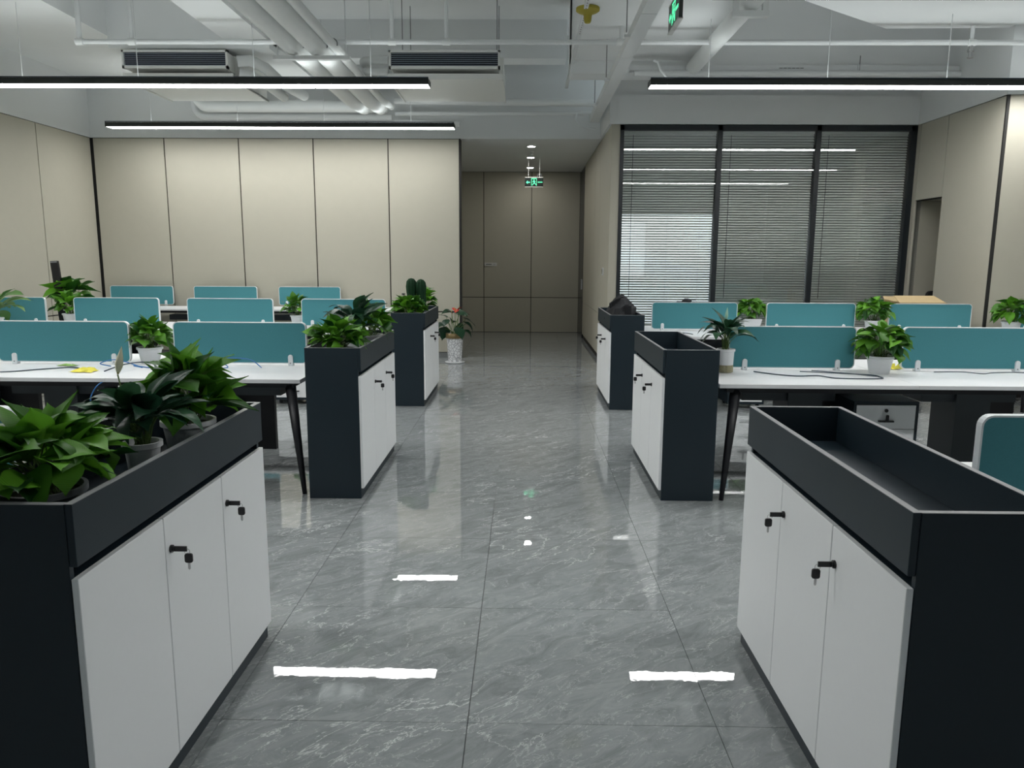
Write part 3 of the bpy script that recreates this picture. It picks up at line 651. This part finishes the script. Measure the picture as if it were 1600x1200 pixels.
LM = {'pothos': [leaf_mesh('leaf','heart','leaf_pothos', f, d, s) for f,d,s in ((.30,.5,1),(.5,.25,2),(.15,.9,3),(.62,.6,4))],
      'lily': [leaf_mesh('leaf','lance','leaf_lily', f, d, s) for f,d,s in ((.3,1.0,1),(.45,.6,2),(.2,1.4,3))],
      'anthurium': [leaf_mesh('leaf','heart','leaf_anthurium', f, d, s) for f,d,s in ((.2,.6,1),(.3,.9,2))],
      'variegated': [leaf_mesh('leaf','long','leaf_variegated', f, d, s) for f,d,s in ((.3,.7,1),(.2,1.0,2))]}
def make_pot(t, r0, r1, h, m='pot_white', square=False, rim=.006):
    if square:
        s0, s1 = r0*.9, r1*.95
        b = MB(); q = lambda s, z: [(-s,-s,z),(s,-s,z),(s,s,z),(-s,s,z)]
        b.rings([q(s0,0),q(s1,h),q(s1-.008,h),q(s1-.012,h-.02)])
        o = b.build('pot', m, t); bev(o, .003, 2)
        bx(-s1+.012,s1-.012,-s1+.012,s1-.012,h-.03,h-.018).build('soil','soil',t)
    else:
        prof = [(r0*.94,0),(r0,.004),(r0+(r1-r0)*.80,h*.80),(r1,h-rim*3),(r1+rim,h-rim*2.6),(r1+rim,h),(r1-.004,h),(r1-.008,h-.02)]
        smooth_angle(MB().lathe(prof, 32).build('pot', m, t))
        MB().lathe([(r1-.008,h-.03),(r1-.008,h-.018),(.001,h-.014)], 20).build('soil','soil',t)
def plant(label, loc, pot, spread, height, n, size, seed, kind='pothos', cat='potted plant', name=None, flower=None, low=-.25, lift=0, group='pothos and lilies in pots', stretch=(1,1)):
    """pot=(r0,r1,h,material,square)"""
    t = thing(name or {'pothos':'potted_pothos','lily':'potted_peace_lily','variegated':'potted_foliage_plant','anthurium':'potted_anthurium'}[kind], label, cat, loc, group=group)
    make_pot(t, *pot); h = pot[2]; rg = random.Random(seed); st = MB(); r1 = pot[1]
    for i in range(n):
        u = (i+.5)/n; az = i*2.39996+rg.uniform(-.4,.4)
        s = size*rg.uniform(.72,1.18)
        if kind in ('pothos','anthurium'):
            el = math.asin(max(-1, min(1, low+(1.0-low)*u)))            # dome from low rim to crown
            er = spread*math.cos(el)*rg.uniform(.78,1.0); ez = h+height*.25+height*.75*math.sin(el)*rg.uniform(.85,1.05)
            c = Vector((er*math.cos(az)*stretch[0], er*math.sin(az)*stretch[1], ez))
            th = R(-38+lift)+el*.95+R(rg.uniform(-22,22)); az2 = az+rg.uniform(-.6,.6); ro = R(rg.uniform(-35,35))
            M = Matrix.Rotation(az2,4,'Z') @ Matrix.Rotation(-th,4,'Y') @ Matrix.Rotation(ro,4,'X')
            base = c - (M.to_3x3() @ Vector((s*.5,0,0)))
            if kind == 'anthurium': base = c
        else:
            el = R(min(88, rg.uniform(25,50)+40*u*rg.uniform(.6,1)+lift)); L = (height*.42)*rg.uniform(.6,1.15)
            base = Vector((math.cos(az)*math.cos(el)*L*.8*stretch[0], math.sin(az)*math.cos(el)*L*.8*stretch[1], h+math.sin(el)*L))
            th = el-R(rg.uniform(0,25)); M = Matrix.Rotation(az+rg.uniform(-.3,.3),4,'Z') @ Matrix.Rotation(-th,4,'Y') @ Matrix.Rotation(R(rg.uniform(-30,30)),4,'X')
        if base.z < h*.4 and Vector((base.x,base.y)).length < r1: base.z = h*.6
        o = link('leaf', LM[kind][rg.randrange(len(LM[kind]))], t, M=Matrix.Translation(base) @ M @ Matrix.Diagonal((s,s*rg.uniform(.85,1.1),s,1)))
        b0 = Vector((rg.uniform(-.4,.4)*r1, rg.uniform(-.4,.4)*r1, h-.02))
        mid = (b0+base)/2 + Vector((0,0,.02))
        if i % 2 == 0 or kind != 'pothos': st.tube([b0, mid, base], .0022 if kind != 'anthurium' else .004, 5, False)
    st.build('stems', 'stem', t, True)
    for (fx, fy, fz, fh, m) in (flower or ()):
        base = Vector((fx, fy, fz))
        MB().tube([(fx*.3,fy*.3,h-.02),(fx*.7,fy*.7,(h+fz)/2),base], .0025, 6).build('flower_stalk','stem',t,True)
        s = fh
        sp = [[(w*math.cos(a)*s, w*math.sin(a)*s*.6, z*s) for a in [R(-150+300*k/8) for k in range(9)]] for w, z in ((.02,0),(.10,.18),(.15,.38),(.12,.62),(.06,.85),(.008,1.05))]
        o = MB().rings(sp, cap=False, closed=False).build('spathe', m, t, True); o.location = base; o.rotation_euler = (R(8),R(-10),R(200))
        MB().tube([(0,0,.05*s),(0,0,.5*s)], .04*s, 8).build('spadix','spadix',o)
    return t
PF = .845
# on the nearest left cabinet
plant('bushy pothos in a shallow grey pot, nearest on the left front cabinet', (-1.235,1.86,PF), (.075,.095,.10,'pot_grey'), .205, .20, 78, .120, 11, low=-.10, lift=30, stretch=(.85,1.15))
plant('peace lily with one closed cream flower in a small pot on the left front cabinet', (-1.195,2.29,PF), (.042,.054,.115,'pot_white'), .2, .26, 40, .185, 5, 'lily', flower=((-.06,.0,.325,.085,'spathe'),), stretch=(.8,.9))
plant('bushy pothos in a wide pot at the far end of the left front cabinet', (-1.195,2.62,PF), (.07,.088,.115,'pot_white'), .19, .25, 48, .14, 23, low=-0.15, lift=38, stretch=(.9,.9))
# on the second left cabinet
plant('pothos in a low grey pot at the near end of the second left cabinet', (-1.215,4.90,PF), (.08,.10,.105,'pot_grey'), .205, .20, 76, .110, 31, low=-0.15, lift=38)
plant('dark peace lily with a tall white flower on the second left cabinet', (-1.20,5.35,PF), (.05,.06,.12,'pot_white'), .2, .36, 24, .23, 8, 'lily', lift=14, flower=((.03,.0,.34,.09,'spathe_green'),), stretch=(.7,.8))
plant('pothos at the far end of the second left cabinet, near the cactus cabinet', (-1.16,5.68,PF), (.07,.09,.12,'pot_white'), .175, .22, 52, .115, 37, low=-0.15, lift=38)
# on the third left cabinet
plant('pothos at the near end of the left cabinet with the cactus', (-1.225,8.02,PF), (.09,.11,.10,'pot_grey'), .20, .20, 74, .110, 41, low=-0.15, lift=38)
plant('leafy pothos at the far end of the left cabinet with the cactus', (-1.13,8.62,PF), (.07,.09,.11,'pot_grey'), .15, .26, 34, .12, 43, low=-0.05, lift=38)
t = thing('potted_cactus', 'two dark green cactus columns rising from the third left cabinet', 'cactus', (-1.18, 8.30, PF), group=None)
make_pot(t, .07, .09, .12, 'pot_grey')
for x, zt in ((-.052,.475),(.052,.465)):
    prof = [(.035,.10),(.052,.16),(.054,.24),(.046,.30),(.050,.32),(.056,.385),(.048,zt-.035),(.028,zt-.008),(.002,zt)]
    rings = [[(x+r*(1+.09*math.cos(9*a))*math.cos(a), r*(1+.09*math.cos(9*a))*math.sin(a), z) for a in [2*math.pi*j/54 for j in range(54)]] for r, z in prof]
    MB().rings(rings).build('cactus_column', 'cactus', t, True)
o = MB().lathe([(.004,0),(.004,.20),(.02,.205),(.022,.215),(.004,.222)], 10).build('plant_stake', 'black_plastic'); o.location = (-1.36, 8.55, PF+.08); tag(o, 'thin black stake with a flat head standing in the pothos by the cactus', 'stake')
# left desks
plant('pothos in a white pot between two screens on the nearer left bench', (-2.79,5.56,DZ), (.065,.086,.115,'pot_white'), .165, .22, 60, .11, 51, low=-0.15, lift=38)
plant('pothos in a white pot between two screens on the farther left bench', (-5.23,8.66,DZ), (.07,.09,.13,'pot_white'), .2, .24, 54, .12, 53, low=-0.15, lift=38)
plant('small pothos half hidden by a screen on the farther left bench', (-2.64,8.78,DZ), (.06,.08,.12,'pot_white'), .17, .24, 40, .12, 57, low=-0.15, lift=38)
plant('large-leaved pothos around the black bar on the farther left bench', (-5.42,8.98,DZ), (.08,.10,.16,'pot_white'), .28, .38, 24, .23, 59, low=.15, lift=20)
plant('pale-leaved foliage plant at the left edge of the photo', (-5.66,7.98,DZ), (.07,.09,.13,'pot_white'), .3, .40, 18, .36, 61, 'variegated')
o = bx(-.045,.045,-.02,.02,0,.72).build('display_bar','black_plastic'); o.location = (-5.47, 8.90, DZ+.008); o.rotation_euler = (0,R(-4),0); tag(o, 'tall narrow black bar standing among the plants on the farther left bench', 'monitor')
bev(o, .006, 2); bx(-.09,.09,-.07,.07,0,.012).build('base','black_plastic',o); bx(-.04,.04,-.021,-.02,.70,.715).build('edge','charcoal_edge',o)
# right desks
plant('peace lily in a water-culture pot at the aisle end of the right bench', (1.415,5.27,DZ+.0), (.052,.058,.165,'pot_white'), .2, .30, 26, .20, 71, 'lily', lift=16, flower=((-.01,.0,.36,.09,'spathe_green'),), stretch=(.8,.8))
MB().lathe([(.050,.001),(.0555,.004),(.0565,.05),(.0555,.054)], 28, (1.415,5.27,DZ)).build('root_jar','jar',bpy.data.objects['potted_peace_lily.002'])
bpy.data.objects['root_jar'].matrix_parent_inverse = Matrix.Translation((-1.415,-5.27,-DZ))
plant('large pothos in a white pot between the screens on the nearer right bench', (2.49,5.27,DZ), (.066,.088,.125,'pot_white'), .185, .23, 60, .125, 73, low=-.3, lift=14)
plant('pothos in a square white pot on the bench before the middle glass pane', (2.545,8.53,DZ), (.085,.11,.135,'pot_white',True), .20, .22, 56, .115, 77, low=-.15, lift=14)
plant('pothos in a white pot beside the cardboard box, farther right bench', (3.84,8.36,DZ), (.07,.09,.135,'pot_white'), .20, .24, 56, .115, 79, low=-.2, lift=14)
plant('pothos in a white pot against the beige return wall at the right', (5.19,8.12,DZ), (.07,.09,.15,'pot_white'), .21, .24, 60, .125, 83, low=-.3, lift=14)
plant('pothos at the right edge behind the nearest right screen', (1.98,2.58,DZ), (.06,.08,.12,'pot_white'), .16, .25, 40, .13, 89, low=-.2)
# anthurium by the far wall
t = plant('red anthurium in a tall speckled white planter by the far wall', (-1.02,11.15,0), (.10,.125,.44,'terrazzo'), .20, .34, 13, .20, 91, 'anthurium', name='potted_anthurium', group=None)
MB().lathe([(.128,.37),(.134,.375),(.134,.445),(.120,.446)], 32, cap=False).build('brass_rim','pot_brass',t,True)
MB().lathe([(.10,0),(.14,.004),(.15,.02),(.14,.022)], 32).build('saucer','pot_white',t)
rm = leaf_mesh('spathe','heart','red_spathe', .2, .3, 7)
for x, y, z, a in ((.02,-.02,.76,60),(.06,.02,.80,-30),(-.04,-.03,.74,200),(.0,.03,.78,120)):
    o = link('red_flower', rm, t, M=Matrix.Translation((x,y,z)) @ Matrix.Rotation(R(a),4,'Z') @ Matrix.Rotation(R(-35),4,'Y') @ Matrix.Scale(.09,4))
    MB().tube([(0,0,.0),(.35,0,.35)], .05, 6).build('spadix','spadix',o)
    MB().tube([(x*.3,y*.3,.43),(x,y,z)], .003, 5).build('flower_stalk','stem',t)

# ------------------------------------------------------------------ loose things
def cable(label, pts, m, r=.004, name='cable'):
    # smooth the polyline a little
    P = [Vector(p) for p in pts]; out = []
    for i in range(len(P)-1):
        p0, p1, p2, p3 = P[max(i-1,0)], P[i], P[i+1], P[min(i+2,len(P)-1)]
        for k in range(6):
            u = k/6; out.append(.5*((2*p1)+(-p0+p2)*u+(2*p0-5*p1+4*p2-p3)*u*u+(-p0+3*p1-3*p2+p3)*u**3))
    out.append(P[-1]); o = MB().tube(out, r, 6).build(name, m, None, True); return tag(o, label, 'cable', 'cables lying on the desks')
zc = DZ+.005
cable('black cable lying near the aisle end of the right bench', [(1.62,5.28,zc),(1.72,5.16,zc),(1.85,5.08,zc),(2.0,5.10,zc),(2.08,5.0,zc),(2.25,4.98,zc),(2.39,5.0,zc),(2.40,5.09,zc)], 'cable_black')
cable('dark looped cable curling under the first right screen', [(2.05,5.35,zc),(2.16,5.28,zc),(2.28,5.20,zc),(2.40,5.09,zc+.001),(2.38,5.16,zc),(2.2,5.22,zc),(1.95,5.3,zc)], 'cable_black', .003)
cable('thin dark cable along the second right screen', [(2.9,5.32,zc),(3.1,5.33,zc),(3.2,5.25,zc),(3.3,5.30,zc),(3.5,5.32,zc),(3.7,5.2,zc)], 'cable_black', .003)
cable('black cable at the left end of the nearer left bench', [(-3.75,4.98,zc),(-3.5,5.0,zc),(-3.35,5.12,zc),(-3.2,5.22,zc),(-3.08,5.17,zc)], 'cable_black')
cable('dark cable running from the yellow note on the nearer left bench', [(-2.86,5.05,zc),(-2.75,5.12,zc+.04),(-2.6,5.15,zc+.05),(-2.5,5.12,zc)], 'cable_black')
cable('blue cable looped upright before the left screen by the aisle', [(-2.42,5.30,zc),(-2.33,5.3,zc+.06),(-2.2,5.3,zc+.05),(-2.1,5.28,zc),(-2.25,5.25,zc),(-2.12,5.3,zc+.06),(-1.95,5.3,zc+.055),(-1.86,5.28,zc)], 'cable_blue')
cable('blue cables coiled around the white pot on the nearer left bench', [(-2.95,5.3,zc),(-2.98,5.22,zc+.03),(-2.85,5.2,zc+.06),(-2.70,5.25,zc),(-2.8,5.33,zc),(-2.6,5.22,zc),(-2.5,5.2,zc)], 'cable_blue')
cable('blue cable hanging below the nearer left bench', [(-2.72,4.81,.74),(-2.76,4.765,.70),(-2.80,4.76,.62),(-2.79,4.79,.55)], 'cable_blue')
cable('black cable on the right bench in front of the glass wall', [(1.50,8.2,zc),(1.65,8.15,zc),(1.75,8.05,zc),(1.78,7.95,zc)], 'cable_black')
def note(label, x, y, m, w, d, h, seed):
    rg = random.Random(seed); b = MB(); n = 7
    rows = [[(w*(i/(n-1)-.5)+rg.uniform(-.01,.01), d*(j/(n-1)-.5)+rg.uniform(-.01,.01), .002+h*rg.random()*(1 if 0<i<n-1 and 0<j<n-1 else .2)) for j in range(n)] for i in range(n)]
    b.rings(rows, cap=False, closed=False); o = b.build('crumpled_paper' if h > .01 else 'paper_slip', m); o.location = (x,y,DZ+.001)
    md = o.modifiers.new('th','SOLIDIFY'); md.thickness = .001; tag(o, label, 'paper')
note('crumpled yellow paper on the nearer left bench', -3.0, 5.06, 'yellow_note', .15, .11, .03, 1)
note('small green paper slip under the nearer left screen', -3.28, 5.33, 'green_note', .13, .06, .012, 2)
note('crumpled yellow paper behind the large pothos on the right bench', 2.68, 5.50, 'yellow_note', .12, .10, .04, 3)
# cardboard box on the right rear bench
t = thing('cardboard_box', 'open brown cardboard box on the bench before the niche', 'box', (4.50, 8.80, DZ))
w, d, h = .52, .36, .31
bx(-w/2,w/2,-d/2,-d/2+.006,0,h).box(-w/2,w/2,d/2-.006,d/2,0,h).box(-w/2,-w/2+.006,-d/2,d/2,0,h).box(w/2-.006,w/2,-d/2,d/2,0,h).box(-w/2,w/2,-d/2,d/2,0,.006).build('carton','cardboard',t)
def flap(pts, name='flap'):
    b = MB(); b.rings([[p for p in pts],[(p[0],p[1],p[2]+.005) for p in pts]]); b.build(name,'cardboard',t)
flap([(-w/2,-d/2,h),(w/2,-d/2,h),(w/2-.04,-d/2+.2,h+.07),(-w/2+.02,-d/2+.2,h+.07)])
flap([(-w/2,-d/2,h),(-w/2,d/2,h),(-w/2-.12,d/2-.03,h+.03),(-w/2-.12,-d/2+.03,h+.03)])
flap([(w/2,-d/2,h),(w/2,d/2,h),(w/2+.13,d/2-.03,h-.04),(w/2+.13,-d/2+.03,h-.04)])
flap([(-w/2,d/2,h),(w/2,d/2,h),(w/2-.03,d/2+.12,h+.05),(-w/2+.03,d/2+.12,h+.05)])
# black bag on the third right cabinet
rg = random.Random(5); b = MB(); prof = [(.135,0),(.15,.05),(.14,.11),(.125,.17),(.10,.22),(.065,.27),(.03,.305),(.004,.315)]
rows = [[(r*(1.15+rg.uniform(-.16,.16))*math.cos(a), r*(1+rg.uniform(-.16,.16))*math.sin(a), z+rg.uniform(-.008,.008)) for a in [2*math.pi*j/14 for j in range(14)]] for r, z in prof]
o = b.rings(rows).build('bag','bag'); o.location = (1.055, 8.20, PF); tag(o, 'crumpled black fabric bag lying in the farthest right planter cabinet', 'bag')
MB().tube([(-.12,-.03,.14),(-.13,-.06,.22),(-.06,-.07,.27),(0,-.05,.29)], .012, 6).build('strap','bag',o); bx(.02,.09,-.125,-.115,.08,.2).build('pocket_flap','bag',o)
# small black thing on the screen edge
rg = random.Random(9)
b = MB(); b.rings([[(.05*(1+rg.uniform(-.3,.3))*math.cos(a)*s, .02*math.sin(a)*s, z) for a in [2*math.pi*j/10 for j in range(10)]] for s, z in ((1,0),(1.1,.015),(.8,.03),(.4,.042))])
b.box(-.11,-.04,-.006,.006,.0,.012).box(.04,.10,-.006,.006,.02,.03)
o = b.build('cloth_scrap','bag'); o.location = (1.80, 8.42, 1.071); tag(o, 'small black object resting on the top edge of a teal screen near the glass wall', 'cloth')
# chair in the niche
t = thing('office_chair', 'black office chair standing in the dark niche of the right wall', 'chair', (5.62, 10.28, 0))
o = MB().prism(rrect(-.22,.22,.62,1.14,.06,4), -.03, .03, 'y').build('backrest','black_chair',t)
bev(bx(-.24,.24,-.46,.0,.44,.50).build('seat','black_chair',t), .02, 2); MB().tube([(0,-.22,.1),(0,-.22,.44)], .03, 10).build('column','black_metal',t)
for k in range(5):
    a = R(72*k); MB().tube([(0,-.22,.10),(.26*math.cos(a),-.22+.26*math.sin(a),.05)], .018, 8).tube([(.26*math.cos(a)-.02,-.22+.26*math.sin(a),.03),(.26*math.cos(a)+.02,-.22+.26*math.sin(a),.03)], .03, 10).build('base_arm','black_metal',t)
